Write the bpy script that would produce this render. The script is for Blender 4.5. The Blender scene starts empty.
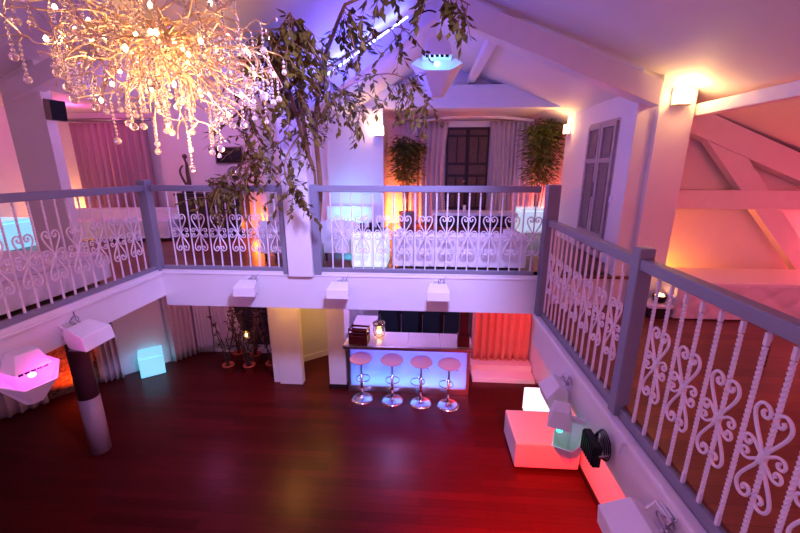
import bpy, bmesh, math, random
from mathutils import Vector, Matrix, Euler
R = math.radians
sc = bpy.context.scene
COL = sc.collection
random.seed(7)

# ------------------------------------------------------------------ materials
def srgb(h):
    c = [int(h[i:i + 2], 16) / 255 for i in (0, 2, 4)]
    return tuple(x / 12.92 if x <= .04045 else ((x + .055) / 1.055) ** 2.4 for x in c)

def mat(name, col, rough=.5, metal=0., emit=None, es=0., var=.06, scale=6., bump=0., trans=0., spec=.5, coat=0.):
    m = bpy.data.materials.new(name); m.use_nodes = True
    nt = m.node_tree; b = nt.nodes['Principled BSDF']
    b.inputs['Roughness'].default_value = rough
    b.inputs['Metallic'].default_value = metal
    b.inputs['Transmission Weight'].default_value = trans
    b.inputs['Specular IOR Level'].default_value = spec
    b.inputs['Coat Weight'].default_value = coat
    tc = nt.nodes.new('ShaderNodeTexCoord')
    nz = nt.nodes.new('ShaderNodeTexNoise'); nz.inputs['Scale'].default_value = scale
    nz.inputs['Detail'].default_value = 4
    nt.links.new(tc.outputs['Object'], nz.inputs['Vector'])
    mx = nt.nodes.new('ShaderNodeMix'); mx.data_type = 'RGBA'
    mx.inputs['A'].default_value = (*[c * (1 - var) for c in col], 1)
    mx.inputs['B'].default_value = (*[min(1, c * (1 + var)) for c in col], 1)
    nt.links.new(nz.outputs['Fac'], mx.inputs['Factor'])
    nt.links.new(mx.outputs['Result'], b.inputs['Base Color'])
    if bump:
        bp = nt.nodes.new('ShaderNodeBump'); bp.inputs['Strength'].default_value = bump
        bp.inputs['Distance'].default_value = .02
        nt.links.new(nz.outputs['Fac'], bp.inputs['Height'])
        nt.links.new(bp.outputs['Normal'], b.inputs['Normal'])
    if emit:
        b.inputs['Emission Color'].default_value = (*emit, 1)
        b.inputs['Emission Strength'].default_value = es
    return m

def plank_mat(name, c1, c2, rough, w=1.3, h=.12, rot=0., spec=.5):
    m = mat(name, c1, rough, spec=spec)
    nt = m.node_tree; b = nt.nodes['Principled BSDF']
    tc = nt.nodes.new('ShaderNodeTexCoord'); mp = nt.nodes.new('ShaderNodeMapping')
    mp.inputs['Rotation'].default_value = (0, 0, rot)
    br = nt.nodes.new('ShaderNodeTexBrick')
    br.inputs['Scale'].default_value = 1; br.inputs['Brick Width'].default_value = w
    br.inputs['Row Height'].default_value = h; br.inputs['Mortar Size'].default_value = .002
    br.inputs['Color1'].default_value = (*c1, 1); br.inputs['Color2'].default_value = (*c2, 1)
    br.inputs['Mortar'].default_value = (*[c * .3 for c in c1], 1); br.offset = .37
    nz = nt.nodes.new('ShaderNodeTexNoise'); nz.inputs['Scale'].default_value = 3; nz.inputs['Detail'].default_value = 6
    mp2 = nt.nodes.new('ShaderNodeMapping'); mp2.inputs['Scale'].default_value = (1.2, 14, 1) if rot == 0 else (14, 1.2, 1)
    nt.links.new(tc.outputs['Object'], mp.inputs['Vector']); nt.links.new(tc.outputs['Object'], mp2.inputs['Vector'])
    nt.links.new(mp.outputs['Vector'], br.inputs['Vector']); nt.links.new(mp2.outputs['Vector'], nz.inputs['Vector'])
    mx = nt.nodes.new('ShaderNodeMix'); mx.data_type = 'RGBA'; mx.blend_type = 'MULTIPLY'; mx.inputs['Factor'].default_value = .55
    nt.links.new(br.outputs['Color'], mx.inputs['A']); nt.links.new(nz.outputs['Color'], mx.inputs['B'])
    rm = nt.nodes.new('ShaderNodeMapRange'); rm.inputs['To Min'].default_value = .45; rm.inputs['To Max'].default_value = 1.6
    nt.links.new(nz.outputs['Fac'], rm.inputs['Value']); nt.links.new(rm.outputs['Result'], mx.inputs['B'])
    nt.links.new(mx.outputs['Result'], b.inputs['Base Color'])
    return m

def brick_mat(name):
    m = mat(name, (.3, .12, .06), .7)
    nt = m.node_tree; b = nt.nodes['Principled BSDF']
    tc = nt.nodes.new('ShaderNodeTexCoord'); vo = nt.nodes.new('ShaderNodeTexVoronoi'); vo.inputs['Scale'].default_value = 22
    cr = nt.nodes.new('ShaderNodeValToRGB')
    cr.color_ramp.elements[0].color = (.03, .012, .01, 1); cr.color_ramp.elements[1].color = (.30, .14, .08, 1)
    nt.links.new(tc.outputs['Object'], vo.inputs['Vector']); nt.links.new(vo.outputs['Color'], cr.inputs['Fac'])
    nt.links.new(cr.outputs['Color'], b.inputs['Base Color'])
    bp = nt.nodes.new('ShaderNodeBump'); bp.inputs['Strength'].default_value = .5; bp.inputs['Distance'].default_value = .02
    nt.links.new(vo.outputs['Distance'], bp.inputs['Height']); nt.links.new(bp.outputs['Normal'], b.inputs['Normal'])
    return m

M = {}
M['white'] = mat('white_plaster', (.80, .78, .80), .7, var=.04, bump=.05)
M['white_paint'] = mat('white_paint', (.82, .79, .81), .42, var=.03)
M['ceil'] = mat('ceiling_paint', (.72, .68, .72), .65, var=.05, scale=2)
M['beam'] = mat('beam_paint', (.80, .74, .77), .5, var=.05, scale=9)
M['grey'] = mat('grey_rail_paint', (.23, .23, .29), .45, var=.06)
M['iron'] = mat('white_iron_paint', (.82, .78, .82), .4, var=.03)
M['floor'] = plank_mat('dark_cherry_planks', (.085, .006, .007), (.052, .004, .004), .31, spec=.2)
M['upfloor'] = plank_mat('red_brown_planks', (.20, .062, .03), (.13, .038, .02), .35, rot=0)
M['leather'] = mat('white_leather', (.80, .76, .80), .38, var=.03, scale=20)
M['fabric'] = mat('curtain_cloth', (.62, .54, .58), .85, var=.08, scale=30)
M['fabric_plum'] = mat('plum_curtain_cloth', (.40, .26, .32), .85, var=.1, scale=30)
M['sheer'] = mat('sheer_cloth', (.75, .70, .74), .8, var=.08, scale=30)
M['black'] = mat('black_plastic', (.008, .008, .010), .5, spec=.25)
M['darkwood'] = mat('dark_carved_wood', (.022, .010, .010), .5, var=.3, scale=18, bump=.3)
M['darkred'] = mat('dark_red_lacquer', (.10, .012, .02), .35, var=.2)
M['shutter'] = mat('grey_brown_wood', (.24, .18, .18), .6, var=.3, scale=15, bump=.2)
M['shutter_frame'] = mat('pale_worn_wood', (.46, .38, .38), .55, var=.2, scale=15)
M['panelwood'] = mat('carved_panel_wood', (.10, .055, .048), .4, var=.3, scale=18)
M['cooler_pane'] = mat('lit_cooler_pane', (.008, .008, .012), .35, emit=(.05, .08, .30), es=.03, spec=.2)
M['column_paint'] = mat('dark_column_paint', (.11, .03, .045), .5)
M['column_pale'] = mat('pale_column_paint', (.36, .20, .23), .5)
M['coral'] = mat('coral_curtain_cloth', (.78, .30, .24), .85, var=.08, scale=30)
M['bronze'] = mat('bronze', (.10, .06, .045), .45, .3, var=.2)
M['chrome'] = mat('chrome', (.75, .75, .8), .15, 1.)
M['steel'] = mat('brushed_steel', (.45, .42, .45), .35, 1.)
M['seat'] = mat('pink_seat', (.88, .42, .44), .45)
M['wall_brick'] = brick_mat('mosaic_brick')
M['bark'] = mat('bark', (.30, .15, .07), .8, var=.3, scale=25, bump=.4)
M['leaf'] = mat('ficus_leaf', (.105, .075, .012), .55, spec=.2, var=.45, scale=5)
M['bamboo'] = mat('bamboo_leaf', (.15, .19, .04), .5, var=.4, scale=6)
M['twig'] = mat('dry_twig', (.10, .055, .055), .8, var=.3)
M['terracotta'] = mat('terracotta', (.55, .10, .05), .7, var=.15)
M['pot'] = mat('glazed_pot', (.35, .3, .3), .3)
M['gold'] = mat('gold_wire', (.85, .66, .46), .32, 1.)
M['crystal'] = mat('crystal', (.98, .86, .74), .06, 0, trans=.75)
M['glass'] = mat('glass', (.9, .92, .95), .03, 0, trans=.95)
M['bulb'] = mat('warm_bulb', (1, .8, .5), .4, emit=(1, .62, .26), es=30)
M['sconce'] = mat('sconce_glass', (1, .9, .7), .5, emit=(1, .62, .22), es=14)
M['led'] = mat('blue_white_led', (.8, .85, 1), .4, emit=(.14, .20, 1), es=20)
M['cube_cyan'] = mat('cyan_lit_plastic', (.6, .8, .85), .4, emit=(.11, .55, .78), es=.78)
M['cube_white'] = mat('white_lit_plastic', (.9, .85, .9), .4, emit=(1, .80, .95), es=1.1)
M['cube_pale'] = mat('pale_lit_plastic', (.8, .85, .9), .4, emit=(.55, .78, .95), es=.42)
M['led_mag'] = mat('magenta_led', (1, .3, .9), .4, emit=(1, .10, .85), es=9)
M['led_cyan'] = mat('cyan_led', (.3, 1, .9), .4, emit=(.12, .85, .95), es=7)
M['led_green'] = mat('green_led', (.3, 1, .7), .4, emit=(.02, .8, .40), es=3.5)
M['flame'] = mat('flame', (1, .6, .2), .4, emit=(1, .42, .10), es=14)
M['dim'] = mat('night_outside', (.02, .015, .03), .9)
M['counter'] = mat('white_gloss', (.80, .78, .82), .15, var=.02)
M['mirror'] = mat('mirror_glass', (.75, .72, .78), .08, 1.)

def translucent(name, col):
    m = bpy.data.materials.new(name); m.use_nodes = True
    nt = m.node_tree; nt.nodes.clear()
    o = nt.nodes.new('ShaderNodeOutputMaterial'); a = nt.nodes.new('ShaderNodeBsdfTranslucent'); d = nt.nodes.new('ShaderNodeBsdfDiffuse')
    g = nt.nodes.new('ShaderNodeBsdfGlossy'); g.inputs['Roughness'].default_value = .2
    nz = nt.nodes.new('ShaderNodeTexNoise'); nz.inputs['Scale'].default_value = 4
    mxc = nt.nodes.new('ShaderNodeMix'); mxc.data_type = 'RGBA'
    mxc.inputs['A'].default_value = (*[c * .97 for c in col], 1); mxc.inputs['B'].default_value = (*col, 1)
    nt.links.new(nz.outputs['Fac'], mxc.inputs['Factor'])
    nt.links.new(mxc.outputs['Result'], a.inputs['Color']); nt.links.new(mxc.outputs['Result'], d.inputs['Color'])
    m1 = nt.nodes.new('ShaderNodeMixShader'); m1.inputs[0].default_value = .3
    m2 = nt.nodes.new('ShaderNodeMixShader'); m2.inputs[0].default_value = .05
    nt.links.new(a.outputs[0], m1.inputs[1]); nt.links.new(d.outputs[0], m1.inputs[2])
    nt.links.new(m1.outputs[0], m2.inputs[1]); nt.links.new(g.outputs[0], m2.inputs[2]); nt.links.new(m2.outputs[0], o.inputs[0])
    return m
M['acrylic'] = translucent('backlit_acrylic', (.9, .9, .95))

# ------------------------------------------------------------------ mesh builder
class MB:
    def __init__(s): s.v = []; s.f = []; s.sm = []
    def add(s, vs, fs, smooth=False, mtx=None):
        o = len(s.v)
        for p in vs:
            p = Vector(p)
            s.v.append(tuple(mtx @ p) if mtx else tuple(p))
        for f in fs: s.f.append([o + i for i in f]); s.sm.append(smooth)
        return s
    def box(s, x0, x1, y0, y1, z0, z1, mtx=None):
        vs = [(x, y, z) for z in (z0, z1) for y in (y0, y1) for x in (x0, x1)]
        return s.add(vs, [(0, 2, 3, 1), (4, 5, 7, 6), (0, 1, 5, 4), (2, 6, 7, 3), (0, 4, 6, 2), (1, 3, 7, 5)], mtx=mtx)
    def prism(s, poly, a0, a1, axis='y', mtx=None):
        """poly: 2-D outline; extruded along axis (y: poly=(x,z); x: poly=(y,z); z: poly=(x,y))"""
        n = len(poly)
        def P(p, a):
            return (p[0], a, p[1]) if axis == 'y' else ((a, p[0], p[1]) if axis == 'x' else (p[0], p[1], a))
        vs = [P(p, a0) for p in poly] + [P(p, a1) for p in poly]
        fs = [list(range(n)), list(range(2 * n - 1, n - 1, -1))] + [(i, i + n, (i + 1) % n + n, (i + 1) % n) for i in range(n)]
        return s.add(vs, fs, mtx=mtx)
    def tube(s, pts, r, n=6, r2=None, mtx=None, flat=1.0):
        pts = [Vector(p) for p in pts]; m = len(pts); vs = []; fs = []
        ref = None
        for i, p in enumerate(pts):
            t = (pts[min(i + 1, m - 1)] - pts[max(i - 1, 0)])
            if t.length < 1e-9: t = Vector((0, 0, 1))
            t.normalize()
            if ref is None:
                ref = Vector((0, 1, 0)) if abs(t.y) < .9 else Vector((1, 0, 0))
            a = (ref - t * ref.dot(t))
            if a.length < 1e-6: a = Vector((1, 0, 0)) - t * t.x
            a.normalize(); b = t.cross(a); ref = a
            rr = r if r2 is None else r + (r2 - r) * i / max(1, m - 1)
            for k in range(n):
                w = 2 * math.pi * k / n
                vs.append(p + a * rr * flat * math.cos(w) + b * rr * math.sin(w))
        for i in range(m - 1):
            for k in range(n):
                fs.append((i * n + k, i * n + (k + 1) % n, (i + 1) * n + (k + 1) % n, (i + 1) * n + k))
        fs.append(list(range(n - 1, -1, -1))); fs.append([(m - 1) * n + k for k in range(n)])
        return s.add(vs, fs, n > 4, mtx)
    def ring(s, c, rad, r, n=24, k=6, mtx=None):
        vs = []; fs = []
        for i in range(n):
            a = 2 * math.pi * i / n
            for j in range(k):
                b = 2 * math.pi * j / k
                q = rad + r * math.cos(b)
                vs.append((c[0] + q * math.cos(a), c[1] + q * math.sin(a), c[2] + r * math.sin(b)))
        for i in range(n):
            for j in range(k):
                fs.append((i * k + j, ((i + 1) % n) * k + j, ((i + 1) % n) * k + (j + 1) % k, i * k + (j + 1) % k))
        return s.add(vs, fs, True, mtx)
    def lathe(s, prof, n=20, c=(0, 0, 0), mtx=None):
        vs = []; fs = []; m = len(prof)
        for r, z in prof:
            for k in range(n):
                a = 2 * math.pi * k / n
                vs.append((c[0] + r * math.cos(a), c[1] + r * math.sin(a), c[2] + z))
        for i in range(m - 1):
            for k in range(n):
                fs.append((i * n + k, i * n + (k + 1) % n, (i + 1) * n + (k + 1) % n, (i + 1) * n + k))
        fs.append(list(range(n - 1, -1, -1))); fs.append([(m - 1) * n + k for k in range(n)])
        return s.add(vs, fs, True, mtx)
    def ball(s, c, r, u=8, v=6, sx=1, sy=1, sz=1):
        prof = [(max(1e-4, math.sin(math.pi * i / v)) * r, -math.cos(math.pi * i / v) * r) for i in range(v + 1)]
        vs = []; fs = []
        for q, z in prof:
            for k in range(u):
                a = 2 * math.pi * k / u
                vs.append((c[0] + q * math.cos(a) * sx, c[1] + q * math.sin(a) * sy, c[2] + z * sz))
        for i in range(v):
            for k in range(u):
                fs.append((i * u + k, i * u + (k + 1) % u, (i + 1) * u + (k + 1) % u, (i + 1) * u + k))
        return s.add(vs, fs, True)
    def leaf(s, p, d, L, W):
        d = Vector(d).normalized(); up = Vector((random.uniform(-.5, .5), random.uniform(-.5, .5), 1))
        sd = d.cross(up)
        if sd.length < .01: sd = d.cross(Vector((1, 0, 0)))
        sd.normalize(); nrm = sd.cross(d)
        p = Vector(p)
        m = p + d * L * .48 - nrm * W * .25
        return s.add([p, m, p + d * L * .45 + sd * W, p + d * L, p + d * L * .45 - sd * W],
                     [(0, 1, 2), (2, 1, 3), (0, 4, 1), (1, 4, 3)], True)
    def mesh(s, name):
        me = bpy.data.meshes.new(name); me.from_pydata(s.v, [], s.f); me.update()
        me.polygons.foreach_set('use_smooth', s.sm)
        bm = bmesh.new(); bm.from_mesh(me); bmesh.ops.remove_doubles(bm, verts=bm.verts, dist=1e-5)
        bmesh.ops.recalc_face_normals(bm, faces=bm.faces); bm.to_mesh(me); bm.free()
        return me
    def build(s, name, m, parent=None, loc=None, bevel=0, seg=2, rz=None):
        o = bpy.data.objects.new(name, s.mesh(name)); COL.objects.link(o)
        o.data.materials.append(M[m] if isinstance(m, str) else m)
        if parent: o.parent = parent
        if loc: o.location = loc
        if rz is not None: o.rotation_euler = (0, 0, rz)
        if bevel:
            b = o.modifiers.new('bevel', 'BEVEL'); b.width = bevel; b.segments = seg; b.limit_method = 'ANGLE'; b.angle_limit = R(50)
        return o

def tag(o, label=None, cat=None, group=None, kind=None):
    if label: o['label'] = label
    if cat: o['category'] = cat
    if group: o['group'] = group
    if kind: o['kind'] = kind
    return o
def thing(name, label, cat, loc=(0, 0, 0), rz=0, group=None):
    o = bpy.data.objects.new(name, None); COL.objects.link(o); o.empty_display_size = .1
    o.location = loc; o.rotation_euler = (0, 0, rz)
    return tag(o, label, cat, group)
def struct(name, mb, m, bevel=0):
    return tag(mb.build(name, m, bevel=bevel), kind='structure')
def put(name, mesh, m, parent, loc=(0, 0, 0), rot=(0, 0, 0)):
    o = bpy.data.objects.new(name, mesh); COL.objects.link(o); o.parent = parent
    o.location = loc; o.rotation_euler = rot
    if not mesh.materials: mesh.materials.append(M[m])
    return o
def copy_tree(o, parent=None):
    c = o.copy(); COL.objects.link(c)
    if parent: c.parent = parent
    for ch in list(o.children): copy_tree(ch, c)
    return c

def lamp(name, loc, col, e, r=.04, kind='POINT', aim=None, size=90, blend=.6, sx=1, sy=.1):
    l = bpy.data.lights.new(name, kind); l.color = col; l.energy = e
    if kind == 'AREA': l.shape = 'RECTANGLE'; l.size = sx; l.size_y = sy
    else: l.shadow_soft_size = r
    if kind == 'SPOT': l.spot_size = R(size); l.spot_blend = blend
    o = bpy.data.objects.new(name, l); COL.objects.link(o); o.location = loc
    if aim: o.rotation_euler = (Vector(aim) - Vector(loc)).to_track_quat('-Z', 'Y').to_euler()
    return o

# ------------------------------------------------------------------ room shell
ZB, ZR, YF = 2.75, 2.35, 4.57          # upper floor, lower right-hand gallery floor, front of back gallery
VX, VZ = -1.5, 4.95                    # roof valley
def roof(x):
    if x > .12: return 5.93 - .38 * (x - .12)
    if x > VX: return 5.93 - .605 * (.12 - x)
    if x > -3.05: return VZ + .665 * (VX - x)
    return 5.98 - .43 * (-3.05 - max(x, -5.17))

struct('floor', MB().box(-8, 2.4, -3, 8.2, -.1, 0), 'floor')
struct('floor_gallery_back', MB().box(-8, 2.6, YF + .02, 9.2, ZB - .03, ZB).box(2.6, 3.4, 5.4, 9.2, ZB - .03, ZB), 'upfloor')
struct('floor_gallery_left', MB().box(-8, -3.56, -3, YF + .02, ZB - .03, ZB), 'upfloor')
struct('floor_gallery_right', MB().box(1.5, 6.2, -3, YF + .7, ZR - .03, ZR), 'upfloor')
struct('ceiling_under_back_gallery', MB().box(-8, 2.6, YF + .2, 9.2, 2.30, ZB - .03), 'white')
struct('ceiling_under_left_gallery', MB().box(-8, -3.62, -3, YF + .2, 2.42, ZB - .03), 'white')
struct('ceiling_under_right_gallery', MB().box(1.56, 6.2, -3, YF + .2, 1.95, ZR - .03), 'white')
# fascias of the galleries
struct('wall_fascia_back', MB().box(-3.48, 1.6, YF, YF + .2, 2.24, ZB), 'white_paint', .006)
struct('wall_fascia_left', MB().box(-3.68, -3.48, -3, YF + .2, 2.38, ZB), 'white_paint', .006)
struct('wall_fascia_right', MB().box(1.42, 1.58, -3, YF - .002, 1.84, 2.22), 'white_paint', .006)
struct('trim_1', MB().box(1.39, 1.47, -3, YF - .004, 2.19, 2.255), 'white_paint', .015)
struct('trim_2', MB().box(-3.49, -3.46, -3, YF, 2.67, 2.70), 'white_paint', .006)
struct('trim_3', MB().box(-3.46, 1.4, YF - .012, YF, 2.69, 2.71), 'white_paint', .003)
struct('trim_4', MB().box(1.47, 1.58, -3, YF - .004, 2.22, 2.325), 'grey', .006)
# roof
T = .16
def slope(name, x0, x1, y0, y1):
    struct(name, MB().prism([(x0, roof(x0)), (x1, roof(x1)), (x1, roof(x1) + T), (x0, roof(x0) + T)], y0, y1), 'ceil')
slope('ceiling_main_right', .12, 6.3, -3, 9.2)
slope('ceiling_main_left', VX, .12, -3, 9.2)
slope('ceiling_side_right', -3.05, VX, -3, 9.2)
slope('ceiling_side_left', -5.17, -3.05, -3, 9.2)
slope('ceiling_bay_left', -8.1, -5.17, -3, 9.2)
# outer walls, bay on the left
def wall_seg(name, a, b, z0, z1, m='white', th=.12):
    a, b = Vector((*a, 0)), Vector((*b, 0)); d = (b - a).normalized(); n = Vector((-d.y, d.x, 0))
    p = [a, b, b + n * th, a + n * th]
    return struct(name, MB().prism([(q.x, q.y) for q in p], z0, z1, 'z'), m)
struct('wall_left', MB().box(-7.45, -7.3, -3, 7.45, 0, 5.2), 'white')
wall_seg('wall_left_bay_low', (-7.3, 4.75), (-6.1, 6.25), 0, 2.3, 'wall_brick')
wall_seg('wall_left_bay_low_end', (-6.1, 6.25), (-5.2, 7.2), 0, 2.3)
struct('wall_back_up_left', MB().box(-7.4, -.87, 7.32, 7.45, 2.3, 6.2), 'white')
struct('wall_back_low_left', MB().box(-5.35, -5.1, 7.45, 7.6, 0, 2.3), 'white')
struct('wall_back_low_sill', MB().box(-5.1, -3.35, 7.45, 7.6, 0, .1), 'white')
struct('wall_back_low_mid', MB().box(-3.35, -2.72, 7.45, 7.6, 0, 2.3), 'white')
struct('wall_back_low_right', MB().box(-2.3, 2.4, 8.0, 8.15, 0, 2.3), 'white')
struct('night_board', MB().box(-6, -2.6, 8.2, 8.3, 0, 2.6), 'dim')  # added dark board standing for night, blocks world light behind the window
struct('wall_right_low', MB().box(2.2, 2.35, -3, 8.1, 0, 1.97), 'white')
struct('baseboard_right', MB().box(2.18, 2.2, -3, 6.5, 0, .07), 'darkwood')
struct('wall_pier_low_left', MB().box(-2.74, -2.3, 6.27, 6.42, 0, 2.3), 'white')
struct('wall_pier_low_right', MB().box(-1.74, -1.42, 6.18, 6.6, 0, 2.3), 'white')
struct('trim_9', MB().box(-2.88, -2.74, 6.32, 7.44, 0, 2.3), 'white_paint')
struct('baseboard_pier', MB().box(-1.76, -1.40, 6.165, 6.6, 0, .09), 'darkwood')
# alcove with the carved door
struct('wall_alcove_back', MB().box(-1.1, 3.4, 9.05, 9.2, ZB, 5.3), 'white')
struct('wall_alcove_left', MB().box(-1.02, -.87, 7.45, 9.05, ZB, 5.3), 'white')
struct('wall_alcove_right', MB().box(3.1, 3.25, 7.3, 9.05, ZB, 5.3), 'white')
struct('wall_lintel', MB().box(-.87, 3.2, 7.22, 7.5, 5.08, 5.46), 'white')
struct('ceiling_alcove', MB().box(-.87, 3.2, 7.5, 9.05, 5.12, 5.2), 'ceil')
struct('wall_gable_back', MB().box(-.87, 3.3, 7.5, 7.6, 5.2, 6.2), 'white')
struct('wall_pier_up_left', MB().box(-1.85, -.79, 7.2, 7.34, ZB, 5.08), 'white', .004)
# right-hand side of the upper floor
struct('wall_right_up', MB().box(2.6, 2.74, 5.38, 7.55, ZB, 5.1), 'white')
struct('wall_right_up_return', MB().box(2.34, 2.54, 4.63, 4.86, ZR, 5.3).box(2.54, 2.74, 4.86, 5.40, ZR, 5.1), 'white')
struct('wall_right_pillar', MB().box(2.535, 2.91, 4.57, 5.24, ZR, 5.2), 'white_paint', .004)
struct('wall_right_back', MB().box(2.9, 6.3, 5.22, 5.36, ZR - .2, 5.2), 'white')
struct('wall_right', MB().box(6.0, 6.15, -3, 5.25, ZR, 4.2), 'white')
struct('wall_step_right', MB().box(1.58, 2.6, YF + .1, YF + .2, ZR, ZB), 'white')
struct('wall_left_post', MB().box(-5.17, -4.66, 4.6, 4.74, ZB, 5.4), 'white_paint', .004)
struct('wall_valley_post', MB().box(-1.73, -1.415, 4.5, 4.8, 2.70, VZ), 'white_paint', .004)
struct('wall_pilaster_left', MB().box(-3.2, -3.06, 7.14, 7.33, ZB, 5.6), 'white_paint')

# roof timbers ------------------------------------------------------
def beam2(name, x0, z0, x1, z1, d, y0, y1, m='beam'):
    """timber lying in an X-Z plane; z is its lower edge, d its vertical depth"""
    struct(name, MB().prism([(x0, z0), (x1, z1), (x1, z1 + d), (x0, z0 + d)], y0, y1), m, .006)
beam2('rafter_main_left', -1.6, 4.54, .13, 5.60, .2, 4.5, 4.68)
beam2('rafter_main_right', .11, 5.61, 2.48, 4.69, .25, 4.48, 4.68)
beam2('rafter_side_right', -3.05, 5.56, -1.55, 4.62, .22, 4.5, 4.68)
beam2('rafter_side_left', -5.0, 4.81, -3.04, 5.57, .22, 4.5, 4.68)
struct('purlin_valley', MB().box(-1.56, -1.44, -3, 4.5, 4.82, 4.96), 'beam', .006)
struct('purlin_main', MB().box(.72, .84, 4.68, 7.5, 5.50, 5.62), 'beam', .006)
struct('purlin_right', MB().box(2.93, 3.06, -3, 5.2, 4.60, 4.72), 'beam', .006)
beam2('rafter_wing', 2.9, 4.58, 5.9, 3.34, .30, 5.0, 5.18)
struct('tie_beam_wing', MB().box(2.9, 6.0, 4.98, 5.16, 3.545, 3.78), 'beam', .006)
struct('strut_wing', MB().prism([(3.36, 4.42), (3.86, 4.24), (5.36, 2.5), (5.06, 2.5)], 5.02, 5.14), 'beam', .006)

# windows, doors ----------------------------------------------------
wb = MB().box(-5.1, -5.03, 7.47, 7.55, .1, 2.3).box(-3.42, -3.35, 7.47, 7.55, .1, 2.3).box(-5.1, -3.35, 7.47, 7.55, .1, .17)
wb.box(-4.26, -4.2, 7.47, 7.55, .1, 2.3)
w1 = struct('window_1', wb, 'white_paint')
MB().box(-5.03, -3.42, 7.5, 7.51, .17, 2.3).build('window_pane', 'glass', w1)
wall_seg('wall_niche', (-2.74, 7.0), (-1.5, 7.95), 0, 2.3)
wall_seg('trim_5', (-2.74, 6.98), (-1.5, 7.93), 0, .12, 'white_paint', .03)
struct('wall_bar_left', MB().box(-1.74, -1.62, 6.6, 8.0, 0, 2.3), 'white')

def carved_door(name, x0, x1, y, z0, z1):
    d = struct(name, MB().box(x0, x1, y - .06, y, z0, z1), 'darkwood', .004)
    w = (x1 - x0) / 2
    for k in range(2):
        a = x0 + k * w
        leaf = MB().box(a + .012, a + w - .012, y - .085, y - .06, z0 + .02, z1 - .02).build('door_leaf', 'darkwood', d, bevel=.004)
        p = MB()
        H = z1 - z0
        for (u0, u1, v0, v1) in ((.1, .9, .05, .16), (.1, .46, .19, .5), (.54, .9, .19, .5), (.1, .9, .53, .62), (.1, .46, .65, .9), (.54, .9, .65, .9), (.1, .9, .925, .97)):
            X0, X1, Z0, Z1 = a + w * u0, a + w * u1, z0 + H * v0, z0 + H * v1
            p.box(X0, X1, y - .1, y - .085, Z0, Z1)
            nx = 2 if u1 - u0 < .5 else 4
            nz = max(1, int((Z1 - Z0) / .08))
            for i in range(nx):
                for j in range(nz):
                    cx = X0 + (i + .5) * (X1 - X0) / nx; cz = Z0 + (j + .5) * (Z1 - Z0) / nz
                    p.add([(cx - .022, y - .1, cz), (cx, y - .1, cz - .028), (cx + .022, y - .1, cz), (cx, y - .1, cz + .028), (cx, y - .118, cz)],
                          [(0, 1, 4), (1, 2, 4), (2, 3, 4), (3, 0, 4)])
        p.build('carved_panel', 'panelwood', d, bevel=.003)
    MB().ball((x0 + w - .06, y - .11, z0 + 1.0), .03).build('door_handle', 'steel', d)
    return d
carved_door('door_1', .46, 1.42, 9.05, ZB, 4.93)
dframe = struct('trim_7', MB().box(.38, 1.5, 9.0, 9.06, 4.93, 5.06), 'white_paint')

sd = struct('door_2', MB().box(2.56, 2.6, 5.44, 6.42, ZB, 4.70), 'shutter_frame', .004)
for k in range(2):
    y0 = 5.48 + k * .455; y1 = y0 + .44
    fr = MB()
    fr.box(2.525, 2.56, y0, y0 + .06, ZB + .03, 4.66).box(2.525, 2.56, y1 - .06, y1, ZB + .03, 4.66)
    for z in (ZB + .03, 3.05, 4.12, 4.60): fr.box(2.525, 2.56, y0 + .06, y1 - .06, z, z + .06)
    lf_ = fr.build('door_leaf', 'shutter_frame', sd, bevel=.003)
    for (za, zb_) in ((ZB + .09, 3.05), (3.11, 4.12), (4.18, 4.60)):
        MB().box(2.548, 2.556, y0 + .06, y1 - .06, za, zb_).box(2.536, 2.548, y0 + .11, y1 - .11, za + .05, zb_ - .05).build('door_panel', 'shutter', lf_, bevel=.006)
MB().box(2.49, 2.525, 5.94, 5.96, 3.62, 3.84).build('door_handle', 'steel', sd)
sw = tag(MB().box(2.325, 2.34, 4.9, 4.98, 3.62, 3.7).build('light_switch', 'white_paint', bevel=.004), 'small white light switch on the wall return left of the lit pillar', 'switch')

# ------------------------------------------------------------------ balustrades
def twisted_bar(h, s=.0075, turns=9, n=64):
    m = MB(); vs = []; fs = []
    for i in range(n + 1):
        z = h * i / n; a = turns * 2 * math.pi * i / n
        if z < .08 or z > h - .06: a = 0 if z < .08 else turns * 2 * math.pi
        for k in range(4):
            w = a + math.pi / 4 + k * math.pi / 2
            vs.append((s * 1.414 * math.cos(w), s * 1.414 * math.sin(w), z))
    for i in range(n):
        for k in range(4): fs.append((i * 4 + k, i * 4 + (k + 1) % 4, i * 4 + 4 + (k + 1) % 4, i * 4 + 4 + k))
    fs += [(3, 2, 1, 0), tuple(n * 4 + k for k in range(4))]
    return m.add(vs, fs).mesh('twisted_bar')
def smooth_path(p, n=6):
    out = []
    for i in range(len(p) - 1):
        p0 = p[max(0, i - 1)]; p1 = p[i]; p2 = p[i + 1]; p3 = p[min(len(p) - 1, i + 2)]
        for j in range(n):
            t = j / n
            out.append(tuple(.5 * (2 * p1[k] + (p2[k] - p0[k]) * t + (2 * p0[k] - 5 * p1[k] + 4 * p2[k] - p3[k]) * t * t + (-p0[k] + 3 * p1[k] - 3 * p2[k] + p3[k]) * t ** 3) for k in range(2)))
    out.append(p[-1]); return out
HEART = [(.004, .0), (.022, .05), (.05, .10), (.075, .15), (.084, .19), (.072, .222), (.047, .235), (.022, .222), (.014, .198), (.024, .178), (.042, .178), (.05, .194), (.042, .206)]
CURL = [(.004, .006), (.03, .028), (.058, .052), (.084, .056), (.099, .038), (.093, .016), (.075, .012), (.066, .026), (.075, .036)]
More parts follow.
